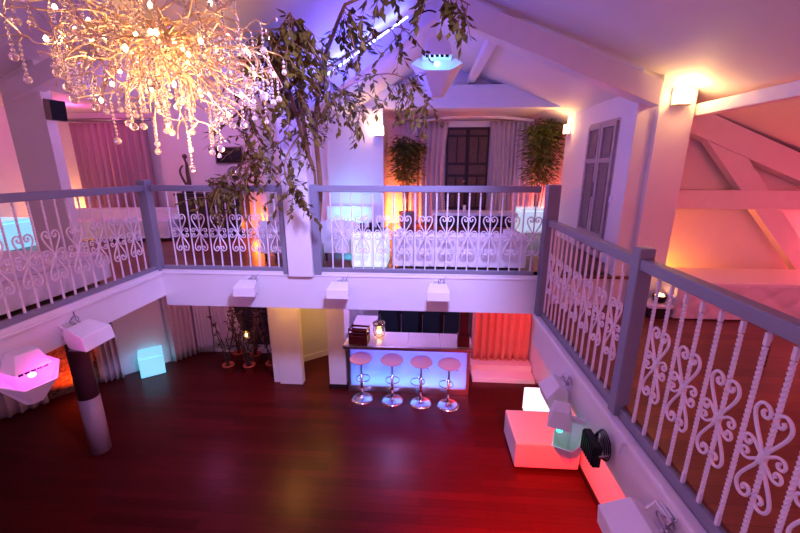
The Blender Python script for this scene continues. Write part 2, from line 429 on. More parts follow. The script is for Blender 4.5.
def scroll_mesh(axis):
    m = MB()
    for sx in (-1, 1):
        for sz in (-1, 1):
            for C, r in ((HEART, .0082), (CURL, .0072)):
                pts = smooth_path(C)
                m.tube([((sx * u, 0, sz * v) if axis == 'x' else (0, sx * u, sz * v)) for u, v in pts], r, 6)
    m.ball((0, 0, 0), .017, 10, 8, 1, 1, 2.2)
    return m.mesh('scroll')
TWB = twisted_bar(.98); TWR = twisted_bar(1.06, .0085, 11, 110)
SCX = scroll_mesh('x'); SCY = scroll_mesh('y')

def balustrade(label, axis, fixed, a0, a1, bars, hearts, z0, z1, node, posts, bar, extra_rail=True):
    """rail run along axis; posts: (position, size, z_low, z_high)"""
    t = thing('balustrade', label, 'railing', (0, 0, 0), 0, 'scrollwork balustrades around the void')
    def B(u0, u1, w, za, zb_):
        return MB().box(u0, u1, fixed - w, fixed + w, za, zb_) if axis == 'x' else MB().box(fixed - w, fixed + w, u0, u1, za, zb_)
    B(a0, a1, .04, z1 - .075, z1).build('top_rail', 'grey', t, bevel=.008)
    if extra_rail: B(a0, a1, .03, z0, z0 + .05).build('bottom_rail', 'grey', t, bevel=.005)
    for p, s, zl, zh in posts:
        o = (MB().box(p - s, p + s, fixed - s, fixed + s, zl, zh) if axis == 'x' else MB().box(fixed - s, fixed + s, p - s, p + s, zl, zh)).build('newel_post', 'grey', t, bevel=.008)
    zb = z0 + (.045 if extra_rail else -.02)
    for b in bars:
        put('baluster', bar, 'iron', t, (b, fixed, zb) if axis == 'x' else (fixed, b, zb))
    for b in hearts:
        put('scroll', SCX if axis == 'x' else SCY, 'iron', t, (b, fixed - .012, node) if axis == 'x' else (fixed - .012 * (1 if fixed > 0 else -1), b, node))
    return t
balustrade('back gallery balustrade right of the white column, in front of the long tufted sofa', 'x', 4.60, -1.40, 1.36,
           [1.32 - .131 * k for k in range(20)], [1.30 - .262 * k + .02 for k in range(10)], ZB, 3.84, 3.24, [(-1.362, .046, ZB - .04, 3.85)], TWB)
balustrade('back gallery balustrade left of the white column, half covered by hanging leaves', 'x', 4.60, -3.44, -1.74,
           [-3.27 + .126 * k for k in range(12)], [-3.144 + .252 * k for k in range(6)], ZB, 3.84, 3.24, [(-1.772, .046, ZB - .04, 3.85)], TWB)
balustrade('left gallery balustrade running from its grey corner post toward the camera', 'y', -3.53, .2, 4.62,
           [4.38 - .125 * k for k in range(33)], [4.255 - .25 * k for k in range(16)], ZB, 3.84, 3.24, [(4.58, .06, ZB - .02, 3.9)], TWB)
balustrade('right gallery balustrade with two grey newel posts, nearest railing to the camera', 'y', 1.482, -.8, 4.6,
           [2.54 + .125 * k for k in range(1, 16)] + [2.36 - .13 * k for k in range(20)],
           [2.79 + .25 * k for k in range(7)] + [2.23 - .26 * k for k in range(10)], 2.325, 3.46, 2.84,
           [(4.53, .07, 2.2, 3.86), (2.57, .05, 2.25, 3.53)], TWR, False)

# ------------------------------------------------------------------ luminaires on the fascias
def flood_parts(t, m='white_paint'):
    prof = [(-.09, .06), (-.14, .09), (-.32, .015), (-.34, -.125), (-.12, -.12), (-.08, -.04)]
    b = MB(); n = len(prof); vs = []
    for x, k in ((-1, 0), (1, 0)):
        for (y, z) in prof:
            w = .115 + .06 * min(1, (-y - .08) / .27)
            vs.append((x * w, y, z))
    b.add(vs, [list(range(n)), list(range(2 * n - 1, n - 1, -1))] + [(i, (i + 1) % n, (i + 1) % n + n, i + n) for i in range(n)])
    b.build('housing', m, t, bevel=.008)
    f = MB()
    for i in range(14): f.box(-.155 + i * .022, -.145 + i * .022, -.33, -.14, -.128, -.118)
    f.build('cooling_fin', 'steel' if m != 'black' else m, t)
    br = MB().box(-.05, .05, -.012, 0, -.03, .11).tube([(-.07, -.1, .03), (-.07, -.02, .09), (.07, -.02, .09), (.07, -.1, .03)], .010, 6)
    br.build('bracket', m, t, bevel=.003)
    MB().lathe([(.022, 0), (.022, .03), (.012, .035)], 12, mtx=Matrix.Translation((.07, -.05, .06)) @ Matrix.Rotation(R(90), 4, 'Y')).build('knob', 'steel', t)
    c = [(.03, -.02, .08)]
    for i in range(16):
        a = i / 15 * 2 * math.pi * 1.4
        c.append((.05 + .045 * math.sin(a), -.06, .10 + .04 * math.cos(a)))
    c.append((.11, -.006, .16))
    MB().tube(smooth3(c), .005, 5).build('cable', 'black' if m == 'black' else 'steel', t)
def smooth3(p, n=3):
    out = []
    for i in range(len(p) - 1):
        q = [p[max(0, i - 1)], p[i], p[i + 1], p[min(len(p) - 1, i + 2)]]
        for j in range(n):
            t = j / n
            out.append(tuple(.5 * (2 * q[1][k] + (q[2][k] - q[0][k]) * t + (2 * q[0][k] - 5 * q[1][k] + 4 * q[2][k] - q[3][k]) * t * t + (-q[0][k] + 3 * q[1][k] - 3 * q[2][k] + q[3][k]) * t ** 3) for k in range(3)))
    out.append(p[-1]); return out
def flood(label, loc, rz, tilt=0, m='white_paint', s=1.0):
    t = thing('wall_floodlight', label, 'floodlight', loc, rz, 'floodlights on the gallery fascias')
    t.rotation_euler = (tilt, 0, rz); t.scale = (s, s, s)
    flood_parts(t, m); return t
flood('white wall floodlight on the back fascia, left of the white column', (-2.25, YF, 2.585), 0, 0, 'white_paint', .82)
flood('white wall floodlight on the back fascia, just right of the white column', (-1.06, YF, 2.585), 0, 0, 'white_paint', .82)
flood('white wall floodlight on the back fascia near its right end, above the bar', (.18, YF, 2.585), 0, 0, 'white_paint', .82)
flood('white wall floodlight on the left fascia above the dark round column', (-3.48, 3.15, 2.5), R(90))
flood('white wall floodlight on the right fascia, farthest along, above the glowing white cube', (1.42, 3.28, 2.06), R(-90), R(24), 'white_paint', .85)
flood('white wall floodlight on the right fascia, nearest to the camera at the bottom edge', (1.42, 1.79, 2.08), R(-90), R(14))

def tray_light(label, loc, rz, led, s=1.0, hung=False, off=(0, 0, 0)):
    t = thing('reflector_lamp', label, 'lamp', loc, rz, 'white uplighters with faceted reflector dishes'); t.scale = (s, s, s)
    rim = [(-.27, 0, -.03), (-.13, -.17, -.13), (.13, -.17, -.13), (.27, 0, -.03), (.19, .13, .06), (-.19, .13, .06)]
    bot = [(.07 * math.cos(R(180 + 60 * k)), .05 * math.sin(R(180 + 60 * k)), -.35) for k in range(6)]
    m = MB().add(rim + bot, [(i, (i + 1) % 6, (i + 1) % 6 + 6, i + 6) for i in range(6)] + [(11, 10, 9, 8, 7, 6)])
    o = m.build('reflector_dish', 'white_paint', t, off)
    so = o.modifiers.new('shell', 'SOLIDIFY'); so.thickness = .012; so.offset = 1
    h = MB(); w0, w1, d0, d1 = .10, .155, .08, .12
    h.add([(-w1, -d1, .02), (w1, -d1, .02), (w1, d1, .02), (-w1, d1, .02), (-w0, -d0, .2), (w0, -d0, .2), (w0, d0, .2), (-w0, d0, .2)],
          [(3, 2, 1, 0), (4, 5, 6, 7), (0, 1, 5, 4), (1, 2, 6, 5), (2, 3, 7, 6), (3, 0, 4, 7)])
    h.build('lamp_head', 'white_paint', t, bevel=.008)
    g = MB()
    for i in range(5): g.box(-.12 + .05 * i, -.085 + .05 * i, -.118, -.1, .0, .022)
    g.build('grille', 'black', t)
    MB().ball((0, -.06, -.05), .034, 12, 8, 1, 1, .8).build('led_lens', led, t, (off[0], off[1] * .5, off[2] * .5))
    if hung:
        MB().box(-.02, .02, -.015, .015, .2, .47).build('hanger', 'white_paint', t)
        MB().tube(smooth3([(0, .02, .44), (-.1, .03, .47), (-.22, .05, .43), (-.3, .08, .38)]), .008, 6).build('cable', 'black', t)
    else:
        MB().box(-.02, .02, .1, .24, .06, .11).build('hanger', 'white_paint', t)
    return t
tray_light('white pendant reflector lamp with cyan light, hanging from the roof peak', (.1, 4.36, 5.14), 0, 'led_cyan', 1.0, True)
tray_light('white reflector lamp glowing magenta on the left fascia, at the left picture edge', (-3.22, 2.53, 2.46), R(75), 'led_mag', .82)
tray_light('white reflector lamp glowing green on the right fascia, above the big ottoman', (1.22, 2.93, 1.87), R(-112), 'led_green', .82, False, (0, .13, -.07))

bf = thing('floodlight', 'black floodlight with coiled black cable on the right fascia', 'floodlight', (1.385, 2.5, 2.0), R(-90)); bf.scale = (.82, .82, .82)
MB().box(-.13, .13, -.14, -.07, -.13, .09).build('housing', 'black', bf, bevel=.008)
gr = MB()
for i in range(7): gr.box(-.12 + i * .036, -.105 + i * .036, -.15, -.14, -.12, .08)
gr.build('grille', 'black', bf)
MB().tube([(-.14, -.1, 0), (-.14, -.01, .02), (.14, -.01, .02), (.14, -.1, 0)], .009, 6).box(-.05, .05, -.015, .04, -.04, .08).build('bracket', 'steel', bf)
cb = MB()
for k in range(4):
    cb.tube([(.02 + (.10 + .008 * k) * math.cos(a / 20 * 2 * math.pi), -.045 + .012 * k, .03 + (.115 + .008 * k) * math.sin(a / 20 * 2 * math.pi)) for a in range(21)], .006, 5)
cb.build('cable', 'black', bf)
tag(MB().tube(smooth3([(1.40, 2.32, 2.09), (1.385, 2.28, 2.2), (1.375, 2.22, 2.27), (1.43, 2.2, 2.27)]), .005, 5).build('cable', 'iron'), 'thin pale cable looping over the right fascia ledge beside the black floodlight', 'cable')

# ------------------------------------------------------------------ sconces and light tubes
def sconce(label, loc, rz):
    t = thing('wall_sconce', label, 'wall lamp', loc, rz, 'square lit wall sconces')
    MB().box(-.09, .09, -.02, 0, -.09, .09).build('back_plate', 'white_paint', t, bevel=.003)
    MB().box(-.075, .075, -.08, -.02, -.075, .075).build('lamp_shade', 'sconce', t, bevel=.01)
    MB().box(-.085, .085, -.088, -.02, -.092, -.078).build('bottom_tray', 'steel', t)
    return t
sconce('lit square wall sconce on the front of the right white pillar', (2.73, 4.57, 4.79), 0)
sconce('lit square wall sconce beside the right bamboo at the shuttered door wall', (2.6, 7.42, 4.73), R(-90))
sconce('lit square wall sconce on the wall beside the left bamboo', (-.86, 7.2, 4.70), 0)

def light_tube(a, b, label, group):
    a, b = Vector(a), Vector(b); d = b - a
    t = thing('light_tube', label, 'light', a, 0, group)
    MB().tube([d * .03, d * .97], .017, 8).build('glowing_tube', 'led', t)
    e = MB().tube([d * 0, d * .03], .02, 8); e.tube([d * .97, d], .02, 8); e.build('end_cap', 'white_paint', t)
A0, A1 = Vector((-1.22, 4.56, 5.0)), Vector((-.20, 4.56, 5.62))
names = ['lowest', 'second from the bottom', 'middle', 'second from the top', 'topmost']
for k in range(5):
    light_tube(A0.lerp(A1, k / 5 + .006), A0.lerp(A1, (k + 1) / 5 - .012), names[k] + ' of five blue white tubes on the rafter left of the pendant', 'blue light tubes on the right rafter')
light_tube((-2.22, 4.52, 5.21), (-1.86, 4.52, 4.96), 'blue white light tube left of the column, upper of the two behind the chandelier', 'blue light tubes on the left rafter')
light_tube((-1.87, 4.46, 5.04), (-1.62, 4.46, 4.83), 'blue white light tube left of the column, lower of the two near its top', 'blue light tubes on the left rafter')

# ------------------------------------------------------------------ curtains
def curtain(name, label, a, b, z0, z1, folds, amp, m, swag=0., parent=None, group=None):
    a, b = Vector((*a, 0)), Vector((*b, 0)); d = b - a; n = Vector((-d.y, d.x, 0)).normalized()
    nu = folds * 8; nv = 10; vs = []; fs = []
    ph = random.random() * 6
    for th in (0, 1):
        for j in range(nv + 1):
            v = j / nv
            pinch = 1 - swag * math.sin(math.pi * min(1, (1 - v) * 1.1)) if swag else 1
            for i in range(nu + 1):
                u = i / nu
                w = amp * (math.sin(u * folds * 2 * math.pi + ph) + .35 * math.sin(u * folds * 4.3 * math.pi + 2 * ph + v)) * (.75 + .25 * (1 - v))
                p = a + d * (u * pinch) + n * (w + th * .012)
                vs.append((p.x, p.y, z0 + (z1 - z0) * v))
    N = (nu + 1) * (nv + 1)
    for j in range(nv):
        for i in range(nu):
            q = j * (nu + 1) + i
            fs.append((q, q + 1, q + nu + 2, q + nu + 1)); fs.append((N + q, N + q + nu + 1, N + q + nu + 2, N + q + 1))
    for i in range(nu):
        fs.append((i, N + i, N + i + 1, i + 1)); q = nv * (nu + 1) + i; fs.append((q, q + 1, N + q + 1, N + q))
    for j in range(nv):
        q = j * (nu + 1); fs.append((q, q + nu + 1, N + q + nu + 1, N + q)); q += nu; fs.append((q, N + q, N + q + nu + 1, q + nu + 1))
    o = MB().add(vs, fs, True).build(name, m, parent)
    if not parent: tag(o, label, 'curtain', group)
    return o
curtain('curtain', 'cream curtain hanging on the left side of the carved black door', (-.15, 8.93), (.5, 8.93), ZB + .02, 5.04, 5, .045, 'fabric', .12)
curtain('curtain', 'cream curtain hanging on the right side of the carved black door', (1.95, 8.93), (1.4, 8.93), ZB + .02, 5.04, 5, .045, 'fabric', .15)
curtain('curtain', 'narrow grey curtain beside the right bamboo, far right of the alcove', (2.45, 8.95), (1.98, 8.95), ZB + .02, 5.04, 4, .04, 'sheer')
curtain('curtain', 'narrow cream curtain in the alcove between left bamboo and carved door', (-.62, 8.97), (-.18, 8.97), ZB + .02, 5.04, 4, .03, 'sheer')
rod = tag(MB().tube([(-.7, 8.9, 5.06), (2.5, 8.9, 5.06)], .015, 8).build('curtain_rod', 'steel'), 'long curtain rod across the alcove above the carved black door', 'curtain rod')
# arched pelmet above the door
pts = [(-.2 + 2.5 * i / 16, 5.05 + .1 * math.sin(math.pi * i / 16)) for i in range(17)]
struct('trim_8', MB().prism(pts + [(x, z - .05) for x, z in reversed(pts)], 8.7, 8.8), 'white_paint')

curtain('curtain', 'wide plum curtain on the upper left bay wall behind the tufted bench', (-6.85, 7.2), (-5.3, 7.2), ZB + .03, 4.88, 11, .04, 'fabric_plum')
tag(MB().tube([(-7.0, 7.2, 4.93), (-5.2, 7.2, 4.93)], .03, 8).build('curtain_rod', 'steel'), 'grey curtain rail above the wide plum curtain at upper left', 'curtain rod')
curtain('curtain', 'red lit curtain under the right gallery, behind the low step', (1.0, 7.12), (2.17, 7.12), .215, 1.93, 8, .05, 'coral')
curtain('curtain', 'plum curtain on the lower bay wall, right of the cyan cube', (-5.34, 6.88), (-5.05, 7.3), .02, 2.25, 5, .04, 'fabric')
curtain('curtain', 'narrow grey curtain at the left edge of the dark lower window', (-5.05, 7.36), (-4.7, 7.40), .02, 2.25, 5, .03, 'sheer')
curtain('curtain', 'orange lit curtain between the brick wall and the cyan cube', (-6.18, 6.02), (-5.92, 6.28), .02, 2.25, 4, .04, 'fabric')
curtain('curtain', 'pale swagged voile curtain in the lower window behind the potted plants', (-4.68, 7.40), (-3.9, 7.40), .15, 2.25, 7, .025, 'sheer', .35)
curtain('curtain', 'pinkish curtain on the lower left wall below the magenta lamp', (-7.0, 4.75), (-6.62, 5.4), .02, 2.25, 5, .04, 'fabric')

# ------------------------------------------------------------------ upholstered furniture
def tufted(sx, sy, sz, pitch=.16, depth=.014, faces='FBLRT', rnd=.03):
    """block x -sx/2..sx/2, y 0..sy, z 0..sz with diamond tufting and rounded edges"""
    m = MB()
    def face(o, du, dv, nu_len, nv_len, tuft):
        o, du, dv = Vector(o), Vector(du), Vector(dv); nrm = du.cross(dv)
        st = .035 if tuft else .12
        nu, nv = max(2, int(nu_len / st)), max(2, int(nv_len / st)); vs = []; fs = []
        cu, cv = max(1, round(nu_len / pitch)), max(1, round(nv_len / (pitch * .8)))
        for j in range(nv + 1):
            for i in range(nu + 1):
                u, v = i / nu * nu_len, j / nv * nv_len; h = 0
                if tuft:
                    eu, ev = u / nu_len * cu, v / nv_len * cv
                    a = abs(math.sin(math.pi * (eu + ev) / 2 + .8)); b = abs(math.sin(math.pi * (eu - ev) / 2 + .8))
                    h = -depth * (1 - min(1, min(a, b) * 2.4)) - depth * .9 * (1 - min(1, max(a, b) * 1.8))
                    e = min(u, nu_len - u, v, nv_len - v); h *= min(1, e / .05)
                vs.append(o + du * u + dv * v + nrm * h)
        for j in range(nv):
            for i in range(nu):
                q = j * (nu + 1) + i; fs.append((q, q + 1, q + nu + 2, q + nu + 1))
        m.add(vs, fs, True)
    X = sx / 2
    face((-X, 0, 0), (1, 0, 0), (0, 0, 1), sx, sz, 'F' in faces)
    face((X, sy, 0), (-1, 0, 0), (0, 0, 1), sx, sz, 'B' in faces)
    face((-X, sy, 0), (0, -1, 0), (0, 0, 1), sy, sz, 'L' in faces)
    face((X, 0, 0), (0, 1, 0), (0, 0, 1), sy, sz, 'R' in faces)
    face((-X, 0, sz), (1, 0, 0), (0, 1, 0), sx, sy, 'T' in faces)
    face((-X, sy, 0), (1, 0, 0), (0, -1, 0), sx, sy, False)
    return m
def feet(t, sx, sy, h, m='chrome', inset=.08, r=.018):
    for x in (-sx / 2 + inset, sx / 2 - inset):
        for y in (inset, sy - inset):
            MB().tube([(x, y, 0), (x, y, h + .02)], r, 8).build('foot', m, t)

# long tufted sofa seen from behind, back gallery
t = thing('tufted_sofa', 'long white tufted leather sofa on the back gallery above the bar', 'sofa', (.44, 4.75, ZB))
feet(t, 1.7, .85, .06)
tufted(1.72, .18, .42, .18, .016, 'FT').build('backrest', 'leather', t, (0, 0, .05))
tufted(1.72, .68, .26, .2, .010, 'F').build('seat', 'leather', t, (0, .18, .05))
for x in (-.79, .79): tufted(.14, .66, .36, .16, .01, 'LRT').build('armrest', 'leather', t, (x, .18, .06))
# daybed on left gallery
t = thing('tufted_daybed', 'big white tufted daybed on the left gallery behind the railing', 'daybed', (-4.5, 2.3, ZB))
feet(t, 1.6, 1.7, .06)
tufted(1.62, 1.72, .26, .2, .012, 'FBR').build('base_cushion', 'leather', t, (0, 0, .05))
o = MB().box(-.8, .8, .02, 1.7, .31, .36).build('seat_pad', 'leather', t, bevel=.025, seg=3)
# tufted bench along bay wall upstairs
t = thing('tufted_bench', 'white tufted bench with backrest under the wide plum curtain', 'bench', (-5.62, 6.3, ZB), R(8))
feet(t, 1.9, .5, .06)
tufted(2.0, .46, .32, .16, .014, 'FLRT').build('seat', 'leather', t, (0, 0, .06))
tufted(2.0, .16, .50, .16, .014, 'FLRT').build('backrest', 'leather', t, (0, .44, .06))
# right gallery sofa
t = thing('tufted_sofa', 'long white tufted sofa on the right gallery under the sloping timbers', 'sofa', (4.35, 4.22, ZR))
feet(t, 2.9, .72, .03, 'darkwood')
tufted(2.95, .72, .40, .19, .024, 'FLRB').build('seat', 'leather', t, (0, 0, .02))
o = MB().box(-1.46, 1.46, .01, .70, .415, .45).build('seat_pad', 'leather', t, bevel=.015, seg=3)
# tub chairs behind the railing
def tub_chair(label, x, y, rz=0):
    t = thing('armchair', label, 'armchair', (x, y, ZB), rz, 'white armchairs seen from behind')
    for sx in (-.19, .19):
        for yy in (.05, .42): MB().tube([(sx, yy, 0), (sx, yy, .14)], .016, 8).build('leg', 'darkwood', t)
    tufted(.47, .08, .46, .12, .008, 'F').build('backrest', 'leather', t, (0, 0, .12))
    MB().box(-.22, .22, .06, .48, .12, .34).build('seat', 'leather', t, bevel=.03, seg=3)
    for sx in (-1, 1): MB().box(sx * .22 - .035, sx * .22 + .035, .06, .48, .12, .46).build('armrest', 'leather', t, bevel=.02, seg=3)
tub_chair('white armchair seen from behind, left of the white column', -2.08, 5.05)
tub_chair('white armchair seen from behind, just left of the pale light cube', -1.22, 5.14)
# cyan sofa at the pier
t = thing('low_sofa', 'low white sofa in cyan light against the left wall of the alcove', 'sofa', (-1.42, 6.45, ZB))
feet(t, .9, .6, .06)
MB().box(-.45, .45, 0, .6, .06, .36).build('seat', 'leather', t, bevel=.03, seg=3)
MB().box(-.45, .45, .55, .72, .06, .6).build('backrest', 'leather', t, bevel=.03, seg=3)
def light_cube(label, x, y, z, s, m, rz=0, h=None):
    t = thing('light_cube', label, 'light cube', (x, y, z), rz, 'glowing cube seats')
    h = h or s
    MB().box(-s / 2, s / 2, -s / 2, s / 2, .01, h - .045).build('body', m, t, bevel=.02, seg=3)
    MB().box(-s / 2, s / 2, -s / 2, s / 2, h - .044, h).build('lid', m, t, bevel=.018, seg=3)
    return t
light_cube('pale glowing cube behind the railing beside the long tufted sofa', -.73, 5.02, ZB, .47, 'cube_pale')
light_cube('pale glowing cube by the right bamboo, at the end of the long table', 2.18, 7.95, ZB, .5, 'cube_pale')
light_cube('cyan glowing cube on the dark main floor against the left wall', -5.50, 6.52, 0, .42, 'cube_cyan', R(38), .46)
light_cube('white glowing cube beside the big white ottoman', 1.96, 5.58, 0, .43, 'cube_white', 0, .42)
light_cube('cyan glowing cube on the left gallery behind the daybed, at the left picture edge', -6.95, 5.65, ZB, .62, 'cube_cyan', 0, .48)
tr = thing('tray', 'black tray holding small glasses on top of the pale glowing cube', 'tray', (-.73, 5.05, ZB + .472))
MB().box(-.19, .19, -.13, .13, 0, .02).build('plate', 'black', tr, bevel=.006)
for k, x in enumerate((-.12, 0, .1)):
    MB().lathe([(.025, .02), (.03, .1), (.025, .1), (.02, .03)], 12, (x, .02 * (k - 1), 0)).build('cup', 'black', tr)
# ottoman
t = thing('ottoman', 'big white square ottoman on the red lit floor by the right wall', 'ottoman', (1.72, 4.38, 0))
feet(t, .84, .72, .06)
MB().box(-.43, .43, 0, .74, .05, .44).build('cushion', 'leather', t, bevel=.02, seg=3)

# long white low table in front of carved door
t = thing('low_table', 'long white low table in front of the carved black door', 'table', (1.0, 7.6, ZB))
MB().box(-.85, .85, 0, .55, .36, .42).build('tabletop', 'white_paint', t, bevel=.008)
for x in (-.78, .78):
    for y in (.06, .49): MB().box(x - .03, x + .03, y - .03, y + .03, 0, .36).build('leg', 'white_paint', t)
MB().box(-.78, .78, .25, .3, .1, .36).build('apron', 'darkwood', t)
def small_candle(label, x, y, z, h=.14):
    t = thing('candle', label, 'candle', (x, y, z))
    MB().lathe([(.03, 0), (.03, h), (.006, h + .002)], 12).build('wax', 'leather', t)
    MB().tube([(0, 0, h), (0, 0, h + .03)], .004, 5).build('wick', 'black', t)
small_candle('thick white candle on the low table before the carved door', .80, 7.75, ZB + .42)
# small table with lamp, right gallery
t = thing('side_table', 'small white side table at the foot of the right pillar', 'table', (2.72, 4.34, ZR))
MB().box(-.14, .14, -.14, .14, .14, .17).build('tabletop', 'white_paint', t, bevel=.004)
MB().box(-.10, .10, -.10, .10, 0, .14).build('base', 'darkwood', t)
t = thing('bowl_lamp', 'small black bowl with orange light on the table by the right pillar', 'lamp', (2.76, 4.34, ZR + .17))
MB().lathe([(.03, 0), (.06, .01), (.075, .09), (.065, .09), (.05, .02)], 16).build('bowl', 'black', t)
MB().ball((0, 0, .085), .05, 12, 8, 1, 1, .5).build('glow', 'flame', t)
# chrome table at right edge
t = thing('bar_table', 'dark table with metal legs at the right picture edge behind the railing', 'table', (3.25, 2.95, ZR))
MB().box(-.3, .3, -.3, .3, .40, .44).build('tabletop', 'grey', t, bevel=.006)
for x in (-.24, .24):
    for y in (-.24, .24): MB().tube([(x, y, 0), (x, y, .40)], .022, 10).build('leg', 'chrome', t)

# console with ornaments at back-left
t = thing('console_cabinet', 'dark console cabinet against the back left wall, behind hanging leaves', 'cabinet', (-4.02, 6.75, ZB))
MB().box(-.6, .6, 0, .42, .05, .80).build('body', 'darkwood', t, bevel=.006)
MB().box(-.63, .63, -.02, .44, .80, .84).build('top', 'darkwood', t, bevel=.006)
for k in range(3):
    d = MB().box(-.58 + k * .39, -.20 + k * .39, -.02, 0, .08, .77).build('door', 'darkwood', t, bevel=.006)
    MB().ball((-.25 + k * .39, -.03, .45), .016).build('handle', 'steel', d)
t = thing('sculpture', 'slim dark abstract sculpture standing at the left end of the console', 'sculpture', (-4.48, 6.92, ZB + .84))
MB().box(-.08, .08, -.06, .06, 0, .04).build('plinth', 'black', t, bevel=.004)
m = MB().tube(smooth3([(.03, 0, .04), (.05, 0, .2), (.03, .02, .38), (.05, 0, .52), (.02, 0, .62)]), .045, 8, .02)
m.tube(smooth3([(.02, 0, .1), (-.06, 0, .25), (-.10, 0, .4), (-.03, 0, .5)]), .028, 8, .014)
m.ball((.03, 0, .66), .045, 10, 8)
m.build('figure', 'bronze', t)
t = thing('round_mirror', 'round mirror with pale frame on the back left wall behind leaves', 'mirror', (-3.72, 7.30, 3.93))
mr = Matrix.Rotation(R(90), 4, 'X')
MB().lathe([(.155, 0), (.155, .02)], 28, mtx=mr).build('glass', 'mirror', t)
MB().ring((0, 0, .012), .165, .022, 28, 8, mtx=mr).build('frame', 'white_paint', t)
t = thing('wall_picture', 'dark picture in a thin frame above the round mirror', 'picture', (-3.78, 7.30, 4.28))
MB().box(-.26, .26, -.02, 0, -.14, .14).build('canvas', 'black', t)
fr = MB()
for a in ((-.28, .28, .14, .16), (-.28, .28, -.16, -.14), (-.28, -.26, -.14, .14), (.26, .28, -.14, .14)): fr.box(a[0], a[1], -.03, 0, a[2], a[3])
fr.build('frame', 'shutter', t)
# speaker on left post
t = thing('loudspeaker', 'small black loudspeaker on the left white post under the roof', 'loudspeaker', (-4.615, 4.64, 4.74), R(28))
t.rotation_euler = (R(8), 0, R(70)); t.scale = (.78, .78, .85)
MB().box(-.08, .14, -.16, .0, -.14, .14).build('cabinet', 'shutter', t, bevel=.008)
MB().box(-.07, .13, -.175, -.16, -.13, .13).build('grille', 'black', t, bevel=.004)
MB().box(-.02, .03, 0, .06, -.05, .05).build('bracket', 'black', t)

# ------------------------------------------------------------------ bar
t = thing('bar_counter', 'backlit white bar counter with four stools in front', 'bar counter', (-.26, 5.86, 0))
XL, XR_ = -1.13, 1.13
ba = t
MB().box(XL, XR_, 0, .06, .99, 1.05).build('counter_edge', 'steel', t, bevel=.004)
for k in range(4):
    w = (XR_ - XL) / 4
    MB().box(XL + k * w + .003, XL + (k + 1) * w - .003, .06, .64, 1.01, 1.045).build('counter_top', 'counter', t, bevel=.003)
MB().box(XL, XL + .45, .64, 1.42, 1.01, 1.045).build('counter_return', 'counter', t, bevel=.003)
MB().box(XL + .02, XL + .43, .66, 1.41, 0, 1.01).build('return_base', 'white_paint', t)
MB().box(XL + .07, XR_ - .07, .262, .276, .12, .985).build('light_panel', 'acrylic', t)
MB().box(XL + .02, XR_ - .02, .25, .60, 0, .12).build('plinth', 'steel', t, bevel=.004)
for x in (XL + .02, XR_ - .07): MB().box(x, x + .05, .25, .60, .12, 1.0).build('end_panel', 'steel', t, bevel=.004)
MB().box(XL + .07, XR_ - .07, .56, .60, .12, 1.0).build('rear_panel', 'white_paint', t)
lamp('bar_strip_light', (-.26, 6.27, .145), (.03, .30, 1), 10, kind='AREA', aim=(-.26, 6.15, .6), sx=2.0, sy=.05)
lamp('bar_top_strip_light', (-.26, 6.30, .965), (.16, .06, 1), 6, kind='AREA', aim=(-.26, 6.15, .5), sx=2.0, sy=.05)

def stool(label, x, y, rz):
    t = thing('bar_stool', label, 'bar stool', (x, y, 0), rz, 'bar stools at the lit counter')
    MB().lathe([(.001, 0), (.2, 0), (.205, .012), (.15, .022), (.05, .035), (.03, .06), (.028, .07)], 28).build('base', 'chrome', t)
    MB().tube([(0, 0, .05), (0, 0, .50)], .026, 12).build('column', 'chrome', t)
    MB().tube([(0, 0, .50), (0, 0, .76)], .017, 12).build('gas_lift', 'steel', t)
    f = MB().ring((0, -.10, .47), .12, .010, 24, 6); f.tube([(0, 0, .47), (0, -.02, .47)], .03, 8)
    f.build('footrest', 'chrome', t)
    vs = []; fs = []; n = 28; prof = [(.0, .02), (.10, .018), (.17, .022), (.205, .035), (.212, .022), (.19, .0), (.1, -.022), (.0, -.025)]
    for r, z in prof:
        for k in range(n):
            a = 2 * math.pi * k / n
            lift = (.03 * max(0, math.sin(a)) ** 2 * (r / .21) ** 3) - .02 * max(0, -math.sin(a)) * (r / .21) ** 2
            vs.append((max(r, 1e-3) * math.cos(a) * .95, max(r, 1e-3) * math.sin(a) * .84, .78 + z + lift))
    for i in range(len(prof) - 1):
        for k in range(n): fs.append((i * n + k, i * n + (k + 1) % n, (i + 1) * n + (k + 1) % n, (i + 1) * n + k))
    fs.append(list(range(n))); fs.append([(len(prof) - 1) * n + k for k in range(n - 1, -1, -1)])
    MB().add(vs, fs, True).build('seat', 'seat', t)
    MB().tube([(.0, .0, .72), (.16, .03, .71)], .006, 5).build('lever', 'chrome', t)
for k, (x, y, a) in enumerate(((-1.08, 5.90, 25), (-.53, 5.88, 10), (-.02, 5.84, -35), (.46, 5.80, -30))):
    stool(['leftmost pink seated bar stool, below the brown crate', 'second pink seated bar stool from the left at the counter',
           'third pink seated bar stool from the left at the counter', 'rightmost pink seated bar stool, nearest the red curtain'][k], x, y, R(a))
